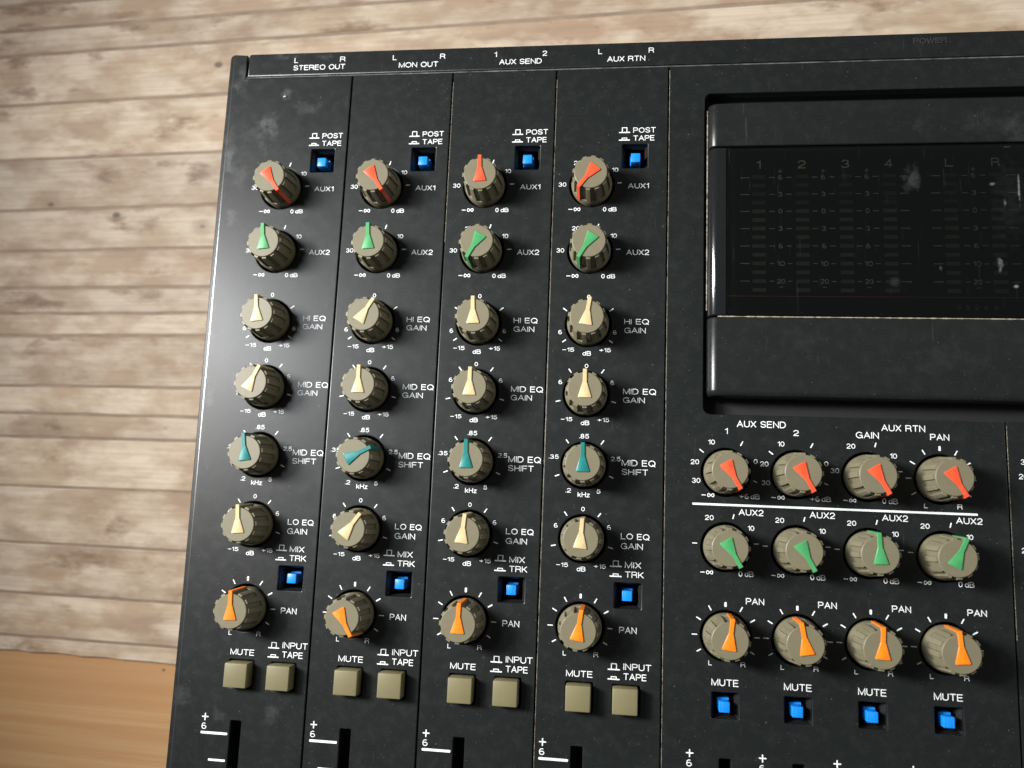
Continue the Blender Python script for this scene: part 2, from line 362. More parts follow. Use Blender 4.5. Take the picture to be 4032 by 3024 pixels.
class Print:
    """flat ink on the panel, collected into one mesh"""
    def __init__(self, z=.02): self.v = []; self.f = []; self.z = z
    def text(self, s, x0, x1, y0, y1, wt=None):
        st = layout(s); h = y1 - y0; wt = wt or (.112 * h + .020)
        a = min(p[0] for t in st for p in t); b = max(p[0] for t in st for p in t)
        sx = (x1 - x0 - wt) / (b - a) if b > a else 1; ox = x0 + wt / 2 if b > a else (x0 + x1) / 2
        for i, t in enumerate(st):
            L, Q = ribbon([(ox + (x - a) * sx, y0 + wt / 2 + y * (h - wt)) for x, y in t], wt); n = len(self.v); z = self.z + .004 * (i % 5)
            for l, r in zip(L, Q): self.v.append((l.x, l.y, z)); self.v.append((r.x, r.y, z))
            for j in range(len(L) - 1): self.f.append([n + 2 * j, n + 2 * j + 1, n + 2 * j + 3, n + 2 * j + 2])
        return self
    def line(self, a, b, w=.28, z=0):
        a = Vector(a); b = Vector(b); d = (b - a).normalized(); p = Vector((-d.y, d.x)) * w / 2; e = d * w * .25; n = len(self.v)
        for q in (a - p * .6 - e, a - p, b - p, b - p * .6 + e, b + p * .6 + e, b + p, a + p, a + p * .6 - e): self.v.append((q.x, q.y, self.z + z))
        self.f.append([n + i for i in range(8)]); return self
    def inf(self, x0, x1, y0, y1):
        """minus sign and infinity"""
        ym = (y0 + y1) / 2; xs = x0 + (x1 - x0) * .37
        self.line((x0 + .1, ym), (xs - .12, ym), .2)
        cx = (xs + .3 + x1) / 2; a = (x1 - xs - .3) / 2 - .09; bh = (y1 - y0) / 2 - .08; k = 36; n = len(self.v); wv = .095
        for i in range(k):
            t = 2 * pi * i / k; px = a * cos(t); py = bh * sin(2 * t); dx = -a * sin(t); dy = 2 * bh * cos(2 * t); l = math.hypot(dx, dy)
            nx, ny = -dy / l * wv, dx / l * wv
            self.v.append((cx + px + nx, ym + py + ny, self.z + .001 * (i % 2))); self.v.append((cx + px - nx, ym + py - ny, self.z + .001 * (i % 2)))
        for i in range(k):
            j = (i + 1) % k; self.f.append([n + 2 * i, n + 2 * i + 1, n + 2 * j + 1, n + 2 * j])
        return self
    def icon(self, x, y, tall):
        """push switch symbol: out (tall) or in (low); x is its left end, y its base line"""
        self.line((x + .1, y), (x + 3.0, y), .30)
        h = 1.42 if tall else .62; z = .003
        self.line((x + .92, y + .2), (x + .92, y + h), .21, z); self.line((x + 2.2, y + .2), (x + 2.2, y + h), .21, z)
        self.line((x + .92, y + h - .02), (x + 2.2, y + h - .02), .21, z * 2)
        return self
    def make(self, name, mat, parent, dx=0, dy=0):
        me = bpy.data.meshes.new(name); me.from_pydata([(x * S, y * S, z * S) for x, y, z in self.v], [], self.f)
        return link(name, me, mat, parent, (dx, dy, 0))

# ------------------------------------------------------------------ the backdrop and table underneath
def tag(o, label, cat, group=None, kind=None):
    if label: o['label'] = label
    if cat: o['category'] = cat
    if group: o['group'] = group
    if kind: o['kind'] = kind
    return o
bm = bmesh.new(); box(bm, -700, 700, -480, 420, -24, -1.6, 1.5)
tb = link('table_top', finish(bm, 'table_top'), TABLE)
tag(tb, None, None, kind='structure')

back = bpy.data.objects.new('plank_backdrop', None); C.objects.link(back)
tag(back, 'pale limed wood plank board lying under the black mixer', 'backdrop')
edges = [260, 228, 205, 181, 165, 149.5, 139.5, 129.3, 109.2, 87.3, 67.0, 50.5, 35.7, 25.7, 16.9, -3.2, -14.1, -23.3, -42.9, -65.4, -85.3, -102.2, -108.5]
bm = bmesh.new(); box(bm, -338, 338, -107.6, 259, -1.55, -.28)
link('backing_sheet', finish(bm, 'backing_sheet', 0), GROOVE, back)
for k in range(len(edges) - 1):
    y1, y0 = edges[k] - .46, edges[k + 1] + .46
    last = k == len(edges) - 2
    bm = bmesh.new(); n = 120; x0, x1 = -340, 340
    top = []; bot = []
    for i in range(n + 1):
        x = x0 + (x1 - x0) * i / n
        ju = .10 * sin(x * .03 + k * 1.7) + .05 * sin(x * .19 + k * 2.9) + random.uniform(-.07, .07)
        jl = .10 * sin(x * .03 + (k + 1) * 1.7) + .05 * sin(x * .19 + (k + 1) * 2.9) + random.uniform(-.07, .07)
        if last: jl = .10 * sin(x * .06) + .12 * sin(x * .31 + 1) + random.uniform(-.16, .16) - .3
        top.append((x, y1 + ju)); bot.append((x, y0 + jl))
    z = random.uniform(-.12, .0)
    rows = [[bm.verts.new((x, y, -1.5)) for x, y in top], [bm.verts.new((x, y, z - .25)) for x, y in top], [bm.verts.new((x, y - .3, z)) for x, y in top],
            [bm.verts.new((x, y + .3, z)) for x, y in bot], [bm.verts.new((x, y, z - .25)) for x, y in bot], [bm.verts.new((x, y, -1.5)) for x, y in bot]]
    for a, b in zip(rows, rows[1:]):
        for i in range(n): bm.faces.new((a[i], b[i], b[i + 1], a[i + 1]))
    bm.faces.new([r[0] for r in rows][::-1]); bm.faces.new([r[-1] for r in rows])
    link('plank', finish(bm, 'plank', 30), PLANK, back)

# ------------------------------------------------------------------ the mixer
mixer = bpy.data.objects.new('mixing_console', None); C.objects.link(mixer); mixer.matrix_world = PANEL
tag(mixer, 'black multitrack cassette mixer with rows of coloured pointer knobs', 'mixing console')
XC = [-69.95 + 30 * i for i in range(4)]; XM = [56.45 + 17.47 * i for i in range(4)]
ROW = dict(aux1=56.25, aux2=37.2, hi=16.75, mid=-2.35, shift=-21.3, lo=-40.35, pan=-62.55)
RM = [-21.9, -40.9, -62.75]
YB = -165.0
SW1 = (8.15, 15.2, 61.15, 68.2); SW2 = (8.5, 15.4, -57.5, -51.0); SWM = (-3.35, 3.2, -82.6, -76.3)
BT1 = (-3.3, 3.75, -83.3, -76.0); BT2 = (8.5, 15.5, -83.3, -76.05)

def channel_holes(x):
    h = [circle(x, y, 6.3) for y in ROW.values()]
    for a in (SW1, SW2): h.append(rect(x + a[0], x + a[1], a[2], a[3], .3))
    for a in (BT1, BT2): h.append(rect(x + a[0], x + a[1], a[2], a[3], .4))
    h.append(rect(x - 1.45, x + 1.5, -150, -91.6, .35))
    return h
SEAM = [-51.1, -20.9, 9.2, 40.8, 124.7]
g = .21
def arc(cx, cy, r, a0, a1, n=5): return [(cx + r * cos(R(a0 + (a1 - a0) * i / n)), cy + r * sin(R(a0 + (a1 - a0) * i / n))) for i in range(n + 1)]
YT = 90.95
o1 = [(-88.1, YB), (SEAM[0] - g, YB), (SEAM[0] - g, YT), (-84.3, YT), (-84.3, 98.5)] + arc(-88.05, 97.3, 1.5, 90, 180) + [(-89.5, 60), (-88.8, -20), (-88.4, -60)]
plate('channel_panel', o1, channel_holes(XC[0]), 0, 3.2, .22, PLASTIC, mixer)
for i in (1, 2, 3):
    o1 = [(SEAM[i - 1] + g, YB), (SEAM[i] - g, YB), (SEAM[i] - g, YT), (SEAM[i - 1] + g, YT)]
    plate('channel_panel', o1, channel_holes(XC[i]), 0, 3.2, .22, PLASTIC, mixer)
# polished, worn rounding along the left edge
path = [(-89.56, 97.0), (-89.56, 60), (-88.86, -20), (-88.46, -60), (-88.16, YB + 1)]
bm = bmesh.new(); rows = []
for x, y in path:
    pr_ = [(0, -1.6), (0, -.75)] + [(.42 - .42 * cos(R(t)), -.75 + .58 * sin(R(t))) for t in (25, 50, 75)] + [(.62, -.125), (.95, -.055), (1.30, .012), (1.5, .014)]
    rows.append([bm.verts.new((x - .04 + q[0], y, q[1])) for q in pr_])
for p_, q_ in zip(rows, rows[1:]):
    for i in range(len(p_) - 1): bm.faces.new((p_[i], q_[i], q_[i + 1], p_[i + 1]))
bmesh.ops.recalc_face_normals(bm, faces=bm.faces)
link('worn_edge', finish(bm, 'worn_edge', 60), EDGE, mixer)
# the middle panel runs round the recess of the lid
XR = 205.0
o1 = [(SEAM[3] + g, YB), (SEAM[4] - g, YB), (SEAM[4] - g, -6.9)] + [(52.6, -6.9)] + arc(52.4, -5.1, 1.75, 265, 180, 5) + arc(52.4, 80.9, 1.75, 180, 95, 5) + [(52.6, 82.65), (XR, 82.65), (XR, YT), (SEAM[3] + g, YT)]
mh = [circle(x, y, 6.3) for x in XM for y in RM] + [rect(x + SWM[0], x + SWM[1], SWM[2], SWM[3], .3) for x in XM] + [rect(x - 1.5, x + 1.4, -150, -91.9, .35) for x in XM]
plate('master_panel', o1, mh, 0, 3.2, .22, PLASTIC, mixer)
plate('right_panel', [(SEAM[4] + g, YB), (XR, YB), (XR, -6.9), (SEAM[4] + g, -6.9)], [], 0, 3.2, .22, PLASTIC, mixer)
plate('header_strip', [(-83.6, 91.55), (XR, 91.55), (XR, 98.7)] + arc(-82.9, 98.0, .7, 90, 180, 3), [], .15, 3.6, .3, PLASTIC, mixer)

LIP = simple('worn_lit_bevel_grey', (.085, .09, .088), .5, nscale=1.2, var=.75)  # pale grey paints in the light on the panel's top bevel, besides its wear
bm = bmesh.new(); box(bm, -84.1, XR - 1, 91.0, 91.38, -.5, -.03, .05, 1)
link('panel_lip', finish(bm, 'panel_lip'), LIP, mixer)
# case below, down to the board it stands on
inv = PANEL.inverted()
def down(x, y):
    p = PANEL @ Vector((x * S, y * S, 0)); q = inv @ Vector((p.x, p.y, .0004)); return q / S
bm = bmesh.new()
pts = [(-89.0, 98.0), (-87.6, YB + .5), (XR - .5, YB + .5), (XR - .5, 98.0)]
tp = [bm.verts.new((x, y, -3.1)) for x, y in pts]; bt = [bm.verts.new(down(x, y)) for x, y in pts]
bm.faces.new(tp[::-1]); bm.faces.new(bt)
for i in range(4): j = (i + 1) % 4; bm.faces.new((tp[i], tp[j], bt[j], bt[i]))
bmesh.ops.recalc_face_normals(bm, faces=bm.faces)
# carve room under the openings: the inner floor sits 9 mm down
r = bmesh.ops.inset_region(bm, faces=[f for f in bm.faces if all(abs(v.co.z + 3.1) < 1e-4 for v in f.verts)], thickness=1.6)
inner = [f for f in bm.faces if all(abs(v.co.z + 3.1) < 1e-4 for v in f.verts) and f not in r['faces']]
ex = bmesh.ops.extrude_face_region(bm, geom=inner); bmesh.ops.translate(bm, verts=[v for v in ex['geom'] if isinstance(v, bmesh.types.BMVert)], vec=(0, 0, -9))
bmesh.ops.delete(bm, geom=inner, context='FACES')
link('case', finish(bm, 'case', 0), HOUS, mixer)
bm = bmesh.new(); box(bm, -86.5, XR - 3, YB + 3, 96, -11.4, -11.0)
link('inner_chassis', finish(bm, 'inner_chassis', 0), PIT, mixer)
# dark ledge closing the wide gaps round the lid and the seams
bm = bmesh.new()
for a in ((-85.5, XR - 4, 88.6, 93.2), ): box(bm, *a, -4.4, -3.4)
for s_ in SEAM[:4]: box(bm, s_ - 1.0, s_ + 1.0, YB + 4, 88, -4.4, -3.4)
box(bm, SEAM[4] - 1, SEAM[4] + 1, YB + 4, -8, -4.4, -3.4)
link('seam_backing', finish(bm, 'seam_backing', 0), PIT, mixer)
bm = bmesh.new(); box(bm, 48.5, XR - 4, -9.5, 85.5, -6.4, -5.6)
box(bm, 49.2, XR - 4, -7.8, -6.95, -5.6, -3.15); box(bm, 49.2, XR - 4, 82.7, 83.6, -5.6, -3.15); box(bm, 49.2, 50.55, -6.9, 82.6, -5.6, -3.15)
link('lid_well', finish(bm, 'lid_well', 0), PIT, mixer)

# ---- lid and meter window
lid = bpy.data.objects.new('lid', None); C.objects.link(lid); lid.parent = mixer
HL = 2.5
def lid_bar(name, y0, y1, mat, z1=HL, rb=.25, xr=XR, round_bottom=0):
    """bar with a big rounded left shoulder, seen end-on as a quarter round"""
    prof = [(51.55, -5.5)] + [(51.55 + 2.6 - 2.6 * cos(R(a)), z1 - 2.6 + 2.6 * sin(R(a))) for a in range(0, 91, 9)] + [(xr, z1)]
    bm = bmesh.new(); ys = [(y1, -.35), (y1 - .18, -.08), (y1 - .42, 0)]
    rb_ = round_bottom
    if rb_: ys += [(y0 + rb_ * (1 - sin(R(a))), -rb_ * (1 - cos(R(a)))) for a in range(0, 91, 10)]
    else: ys += [(y0 + .42, 0), (y0 + .18, -.08), (y0, -.35)]
    rows = []
    for y, d in ys:
        rows.append([bm.verts.new((x + (-d * .6 if x < 53 else 0), y, max(z + d, -5.5))) for x, z in prof])
    rows.insert(0, [bm.verts.new((v.co.x, y1, -5.5)) for v in rows[0]]); rows.append([bm.verts.new((v.co.x, y0, -5.5)) for v in rows[-1]])
    for a, b in zip(rows, rows[1:]):
        for i in range(len(prof) - 1): bm.faces.new((a[i], b[i], b[i + 1], a[i + 1]))
    bmesh.ops.remove_doubles(bm, verts=bm.verts, dist=1e-4); bmesh.ops.recalc_face_normals(bm, faces=bm.faces)
    return link(name, finish(bm, name, 32), mat, lid)
YW1, YW0 = 65.75, 18.9
lid_bar('lid_top_bar', YW1 + .32, 78.45, LIDP)
lid_bar('lid_bottom_bar', -2.3, YW0 - .3, LIDP, round_bottom=1.6)
lid_bar('window_surround', YW0 + .12, YW1 - .1, GLOSS, xr=56.1)
bm = bmesh.new(); box(bm, 55.2, XR, YW0 + .15, YW1 - .12, -5.4, .8); link('display_board', finish(bm, 'display_board', 0), BOARD, lid)
bm = bmesh.new(); box(bm, 56.15, XR, YW0 + .16, YW1 - .13, 2.1, HL, .12, 1); link('window_pane', finish(bm, 'window_pane'), PANE, lid)
def dust_line(name, pts, wd, z, parent):
    bm = bmesh.new(); a = []; b = []
    for (x, y, nx, ny) in pts:
        q = wd * random.uniform(.35, 1.0); a.append(bm.verts.new((x + nx * q / 2, y + ny * q / 2, z + random.uniform(0, .06)))); b.append(bm.verts.new((x - nx * q / 2, y - ny * q / 2, z + random.uniform(0, .06))))
    for i in range(len(a) - 1): bm.faces.new((a[i], a[i + 1], b[i + 1], b[i]))
    return link(name, finish(bm, name, 0), DUST, parent)
dust_line('dust_line', [(54 + i * .8, YW0 - .10, 0, 1) for i in range(185)], .34, HL - .35, lid)
dust_line('dust_line', [(51.42, 21 + i * .7, 1, 0) for i in range(82)], .30, -.55, lid)
bm = bmesh.new(); box(bm, 56.32, 56.42, 22, 63.5, .8, .86); link('window_edge_line', finish(bm, 'window_edge_line', 0), DUST, lid)

for sx_, y0_, y1_ in ((SEAM[1] + g, 40, 88), (SEAM[2] + g, -140, 88), (SEAM[3] + g, -140, 90), (SEAM[4] + g, -60, -8)):
    dust_line('dust_line', [(sx_ + .03, y0_ + i * (y1_ - y0_) / 220, 1, 0) for i in range(221)], .17, -.12, mixer)
# meter print and segments
MC = [64.95, 76.2, 87.4, 98.45, 113.6, 125.05]; NUMX = [70.55, 81.65, 92.8, 119.45]
ym0, pitch = 48.10, 2.415
lab = [('6', 4), ('3', 2), ('0', 0), ('3', -2), ('6', -4), ('10', -6), ('20', -8)]
for cx, s_ in zip(MC, '1234LR'):
    q = Print(.82); ww = {'1': 1.0}.get(s_, 2.05); q.text(s_, cx - ww / 2, cx + ww / 2, 60.1, 62.4); q.make('meter_digit', DIM, lid)
for cx in NUMX:
    q = Print(.82); q.line((cx - .5, 59.35), (cx + .5, 59.35), .14).line((cx, 58.8), (cx, 59.9), .14, .003).line((cx - .5, 27.2), (cx + .5, 27.2), .15)
    for t, k in lab:
        y = ym0 + pitch * k * (.985 if k > 0 else 1.0); hw = .5 if len(t) == 1 else 1.0
        q.text(t, cx - hw, cx + hw, y - .66, y + .66)
        q.line((cx - 2.9, y), (cx - 1.5 - (hw - .5) * .6, y), .16).line((cx + 1.5 + (hw - .5) * .6, y), (cx + 2.9, y), .16)
    q.make('meter_scale', DIM, lid)
for x0, x1 in ((60.15, 62.5), (101.05, 103.35), (108.85, 111.2), (127.75, 129.9)):
    q = Print(.82)
    for t, k in lab: y = ym0 + pitch * k * (.985 if k > 0 else 1.0); q.line((x0, y), (x1, y), .17)
    q.make('meter_tick_column', DIM, lid)
bm = bmesh.new(); box(bm, -1.7, 1.7, -.5, .5, 0, .09); seg_me = finish(bm, 'led_segment', 0); seg_me.materials.append(LED)
seg_rd = seg_me.copy(); seg_rd.materials.clear(); seg_rd.materials.append(LEDR)
for cx in MC:
    for k in range(-9, 5): link('led_segment', seg_rd if k > 0 else seg_me, None, lid, (cx, ym0 + pitch * k, .8))
bm = bmesh.new(); box(bm, 56.5, XR - 1, 24.6, 24.78, .8, .86); link('red_rule', finish(bm, 'red_rule', 0), REDL, lid)
q = Print(.82)
for i, ch in enumerate('95249'): q.text(ch, 113.9 + i * 2.25, 115.0 + i * 2.25, 21.4, 22.7)
q.make('serial_digits', DIMMER, lid)

# ---- header lettering
for items in ([('L', -69.3, -68.2, 95.5, 97.15), ('R', -55.2, -53.6, 95.45, 97.05), ('STEREO OUT', -69.4, -53.5, 93.1, 94.7)],
              [('L', -39.15, -38.0, 95.45, 97.0), ('R', -25.0, -23.5, 95.4, 97.0), ('MON OUT', -37.2, -25.45, 93.0, 94.6)],
              [('1', -9.0, -8.3, 95.45, 97.0), ('2', 5.0, 6.25, 95.4, 96.95), ('AUX SEND', -7.5, 4.8, 93.05, 94.65)],
              [('L', 20.9, 22.0, 95.4, 96.95), ('R', 35.05, 36.5, 95.35, 96.9), ('AUX RTN', 23.45, 34.1, 92.95, 94.55)]):
    q = Print(.17)
    for it in items: q.text(*it)
    q.make('header_lettering', INK, mixer)
q = Print(.0).text('POWER', 105.9, 114.6, 95.55, 97.2, .34)
bm = bmesh.new(); vv = [bm.verts.new((x, y, .14)) for x, y, z in q.v]
for f in q.f:
    try: bm.faces.new([vv[i] for i in f])
    except ValueError: pass
ex = bmesh.ops.extrude_face_region(bm, geom=bm.faces[:]); bmesh.ops.translate(bm, verts=[v for v in ex['geom'] if isinstance(v, bmesh.types.BMVert)], vec=(0, 0, .17))
link('embossed_lettering', finish(bm, 'embossed_lettering', 0), EMB, mixer)

# ---- knobs
def knob_mesh():
    bm = bmesh.new(); n = 12; rings = []
    def ring(z, fr, k):                       # k points per rib period
        return [bm.verts.new((fr(j % k) * sin(a), fr(j % k) * cos(a), z)) for j in range(n * k) for a in [2 * pi * (j // k) / n + off[j % k]]]
    K = 8; half = R(15); rib = R(6.8)
    off = [-rib, -rib * .34, rib * .34, rib, rib + .018, half * .82, 2 * half - half * .82, 2 * half - rib - .018]
    skirt = lambda r: (lambda j: r)
    rv = lambda a, b: (lambda j: a if j < 4 else b)
    spec = [(-3.5, skirt(5.45)), (.9, skirt(5.6)), (1.05, skirt(5.55)), (1.9, rv(5.42, 5.40)), (1.95, rv(5.40, 4.95)), (8.60, rv(4.95, 4.34)), (8.76, rv(4.86, 4.32)),
            (8.80, skirt(4.42)), (9.05, skirt(4.42)), (9.17, skirt(4.37)), (9.24, skirt(4.25))]
    for z, fr in spec: rings.append(ring(z, fr, K))
    m = n * K
    for a, b in zip(rings, rings[1:]):
        for j in range(m): jj = (j + 1) % m; bm.faces.new((a[j], b[j], b[jj], a[jj]))
    bm.faces.new(rings[-1]); bmesh.ops.recalc_face_normals(bm, faces=bm.faces)
    return finish(bm, 'knob', 28)
def pointer_mesh():
    bm = bmesh.new()
    out = [(.5, 5.25), (.53, 1.75), (.66, 1.45), (1.66, -1.88), (1.66, -2.12), (1.45, -2.22)]
    out = [(-x, y) for x, y in out] + [(x, y) for x, y in out[::-1]]
    inn = [(x * .86 if abs(x) > .8 else x - math.copysign(.07, x), y - math.copysign(.07, y)) for x, y in out]
    a = [bm.verts.new((x, y, 9.0)) for x, y in out]; b = [bm.verts.new((x, y, 9.50)) for x, y in out]; c = [bm.verts.new((x, y, 9.58)) for x, y in inn]
    k = len(out)
    for p, q in ((a, b), (b, c)):
        for i in range(k): bm.faces.new((p[i], p[(i + 1) % k], q[(i + 1) % k], q[i]))
    bm.faces.new(c)
    # fin running down the side into the skirt
    prof = [(4.2, 9.3), (5.25, 9.46), (5.28, 9.2), (5.72, .85), (5.3, .7), (4.2, .7)]
    l = [bm.verts.new((-.48, y, z)) for y, z in prof]; r = [bm.verts.new((.48, y, z)) for y, z in prof]
    bm.faces.new(l); bm.faces.new(r[::-1])
    for i in range(len(prof)): j = (i + 1) % len(prof); bm.faces.new((l[i], r[i], r[j], l[j]))
    bmesh.ops.recalc_face_normals(bm, faces=bm.faces)
    return finish(bm, 'pointer', 25)
KM = knob_mesh(); KM.materials.append(KNOB)
PMs = {}
pm = pointer_mesh()
for c, mt in POINTER.items(): q = pm.copy(); q.materials.append(mt); PMs[c] = q
words = dict(red='orange-red', green='green', cream='cream', teal='teal', orange='bright orange')
def knob(x, y, ang, col, label):
    k = link('knob', KM, None, mixer, (x, y, 0), -R(ang)); k['label'] = label
    p = link('pointer', PMs[col], None, k); return k
ords = ['first', 'second', 'third', 'fourth']
ANG = dict(aux1=('red', [145, 147, -2.5, -142], 'AUX1'), aux2=('green', [-6, -4, -151, -149], 'AUX2'), hi=('cream', [-6, 31, -2.5, 8], 'HI EQ'),
           mid=('cream', [25, -1, 0, -.5], 'MID EQ GAIN'), shift=('teal', [-8, 62, -2, -1], 'MID EQ SHIFT'), lo=('cream', [-5, 35, 5, 3.5], 'LO EQ'),
           pan=('orange', [-3, 150, 1, 8], 'PAN'))
for r_, (col, angs, nm) in ANG.items():
    for i in range(4):
        knob(XC[i], ROW[r_], angs[i], col, 'knob with %s pointer in the %s row of the %s channel strip' % (words[col], nm, ords[i]))
MA = [('red', [150.3, 151, 150, 150], ['AUX SEND 1', 'AUX SEND 2', 'AUX RTN GAIN', 'AUX RTN PAN']), ('green', [149.5, 151.5, -2, 25], ['AUX2'] * 4), ('orange', [7, -10, 2.5, -4], ['PAN'] * 4)]
for (col, angs, nms), y in zip(MA, RM):
    for i in range(4):
        knob(XM[i], y, angs[i], col, 'knob with %s pointer, %s of the four %s knobs under the meter lid' % (words[col], ords[i], 'upper row' if y == RM[0] else nms[i]))

# ---- glossy bead added to give the glint of a dent in the first panel
bm = bmesh.new(); bmesh.ops.create_uvsphere(bm, u_segments=16, v_segments=8, radius=1)
for v in bm.verts: v.co = Vector((-71.3 + v.co.x * .62, 84.95 + v.co.y * .5, v.co.z * .42))
link('glint_bead', finish(bm, 'glint_bead', 60), GLINT, mixer)
# ---- printed scales round the knobs (built once per kind, shared)
def P(a, r0, r1): return ((r0 * sin(R(a)), r0 * cos(R(a))), (r1 * sin(R(a)), r1 * cos(R(a))))
def share(pr, name, xs, y, parent=mixer):
    o = pr.make(name, INK, parent, xs[0], y)
    for x in xs[1:]:
        c = o.copy(); C.objects.link(c); c.parent = parent; c.location = (x * S, y * S, 0)
def sc_aux(l20=True):
    q = Print().text('30', -9.2, -7.1, -.3, .9).text('20', -5.1, -3.0, 6.02, 7.22).text('10', 5.5, 7.2, 3.85, 5.05)
    q.line((7.15, .6), (8.2, .65)).line((1.85, 6.75), (2.2, 7.8)).inf(-6.35, -3.0, -7.45, -6.45)
    q.text('0', 3.25, 4.15, -7.6, -6.4).text('dB', 4.75, 6.98, -7.6, -6.4); return q
share(sc_aux(), 'knob_scale', XC, ROW['aux1']); share(sc_aux(), 'knob_scale', XC, ROW['aux2'])
q = Print().text('0', -.45, .45, 7.05, 8.2).text('6', -7.95, -7.0, -2.8, -1.65).text('6', 6.8, 7.7, -2.75, -1.6)
q.line((5.75, 3.7), (6.7, 4.4)).line((-5.85, 3.7), (-6.8, 4.4)).line((-6.75, -4.95), (-5.9, -4.35)).line((5.8, -4.4), (6.65, -5.0))
q.text('−15', -6.72, -3.58, -7.6, -6.5).text('+15', 3.2, 6.25, -7.6, -6.48).text('dB', -1.25, 1.0, -8.6, -7.4)
share(q, 'knob_scale', XC, ROW['hi'])
def sc_eq(dx):
    q = Print().text('0', -.46 + dx, .46 + dx, 7.1, 8.2).line((-4.15, 5.85), (-4.8, 6.75)).line((3.95, 5.8), (4.6, 6.7))
    q.text('6', -7.45, -6.5, 2.6, 3.75).text('6', 6.35, 7.3, 2.6, 3.78).line((-8.0, -2.1), (-6.9, -1.85)).line((6.85, -1.85), (7.9, -2.15))
    q.text('−15', -6.55, -3.5, -7.35, -6.3).text('+15', 3.2, 6.25, -7.35, -6.25).text('dB', -1.2, 1.05, -8.3, -7.1); return q
share(sc_eq(-.1), 'knob_scale', XC, ROW['mid'])
share(sc_eq(0), 'knob_scale', XC, ROW['lo'])
q = Print().text('.85', -1.5, 1.05, 7.1, 8.3).text('.35', -9.4, -6.8, 1.5, 2.6).text('2.5', 6.95, 9.45, 1.35, 2.5)
q.line((-4.3, 5.8), (-4.95, 6.65)).line((4.3, 5.7), (4.98, 6.65)).line((-6.55, -2.65), (-7.6, -3.05)).line((6.65, -2.65), (7.65, -3.1))
q.text('.2', -4.7, -3.28, -7.25, -6.1).text('5', 3.45, 4.4, -7.25, -6.12).text('kHz', -1.5, 1.65, -8.3, -7.0)
share(q, 'knob_scale', XC, ROW['shift'])
def sc_pan(tk=True):
    q = Print().line((.0, 7.25), (.0, 8.15), .55).line(*P(-30, 7.1, 8.3)).line(*P(30, 7.1, 8.3)).line(*P(-59, 7.1, 8.3)).line(*P(59, 7.1, 8.3), .33)
    q.line((-8.25, .05), (-7.0, .05), .24).line((7.1, 0), (8.3, -.02), .24).line(*P(-120, 7.0, 8.05)).line(*P(120, 7.0, 8.05))
    return q.text('L', -4.15, -3.3, -7.25, -6.1).text('R', 3.7, 4.85, -7.25, -6.05)
share(sc_pan(), 'knob_scale', XC, ROW['pan']); share(sc_pan(), 'knob_scale', XM, RM[2]); share(sc_pan(), 'knob_scale', XM[3:], RM[0])
q = Print().text('10', -4.45, -2.75, 7.1, 8.35).text('20', -8.85, -6.75, 1.85, 3.1).text('0', 7.0, 8.0, 2.4, 3.6).text('30', -8.5, -6.4, -2.95, -1.7)
q.line((-5.65, 5.0), (-6.6, 5.75)).line((3.74, 7.0), (4.3, 8.05)).line((6.95, -1.95), (7.85, -2.35), .2).inf(-6.15, -2.85, -6.45, -5.5)
q.text('+6', 3.45, 5.75, -6.6, -5.35).text('dB', 6.2, 8.5, -6.6, -5.35); share(q, 'knob_scale', XM[:2], RM[0])
q = Print().text('20', -4.9, -2.8, 7.05, 8.3).text('10', 5.55, 7.25, 4.85, 6.1).text('30', -8.95, -6.85, .7, 1.95).line((1.95, 7.65), (2.25, 8.65)).line((7.5, 1.6), (8.4, 1.6))
q.inf(-6.05, -2.85, -6.5, -5.6).text('0', 3.4, 4.35, -6.55, -5.2).text('dB', 4.9, 7.1, -6.55, -5.2); share(q, 'knob_scale', XM[2:3], RM[0])
q = Print().text('20', -5.15, -3.0, 6.7, 7.95).text('10', 5.5, 7.1, 4.4, 5.65).line((1.8, 7.25), (2.08, 8.3)).line((-8.3, .75), (-7.15, .73), .22).line((7.05, 1.12), (8.15, 1.15), .22)
q.inf(-6.3, -3.1, -6.9, -5.95).text('0', 3.2, 4.15, -7.1, -5.75).text('dB', 4.7, 6.88, -7.1, -5.75); share(q, 'knob_scale', XM, RM[1])

# ---- names of the controls
for s_, y, items in (('aux1', ROW['aux1'], [('AUX1', 9.95, 15.65, -1.02, .45)]), ('aux2', ROW['aux2'], [('AUX2', 9.85, 16.0, -1.0, .5)]),
                     ('hi', ROW['hi'], [('HI EQ', 9.7, 16.25, .1, 1.6), ('GAIN', 9.75, 15.45, -2.3, -.8)]),
                     ('mid', ROW['mid'], [('MID EQ', 9.75, 18.4, .2, 1.75), ('GAIN', 9.78, 15.5, -2.1, -.6)]),
                     ('shift', ROW['shift'], [('MID EQ', 9.8, 18.5, .2, 1.8), ('SHIFT', 9.85, 16.65, -2.15, -.6)]),
                     ('lo', ROW['lo'], [('LO EQ', 9.95, 17.25, .35, 1.85), ('GAIN', 9.98, 15.6, -2.15, -.6)]),
                     ('pan', ROW['pan'], [('PAN', 10.0, 14.4, -1.0, .58)])):
    q = Print()
    for it in items: q.text(*it)
    share(q, 'knob_label', XC, y)
q = Print().icon(7.15, 71.65, True).text('POST', 11.1, 17.3, 71.5, 73.05).icon(7.15, 69.4, False).text('TAPE', 11.15, 17.0, 69.15, 70.7); share(q, 'switch_legend', XC, 0)
q = Print().icon(7.25, -46.95, True).text('MIX', 11.15, 15.25, -47.25, -45.7).icon(7.25, -49.45, False).text('TRK', 11.2, 15.95, -49.65, -48.1); share(q, 'switch_legend', XC, 0)
q = Print().icon(7.3, -72.5, True).text('INPUT', 11.25, 18.2, -72.45, -70.85).icon(7.3, -74.85, False).text('TAPE', 11.3, 17.05, -74.85, -73.25); share(q, 'switch_legend', XC, 0)
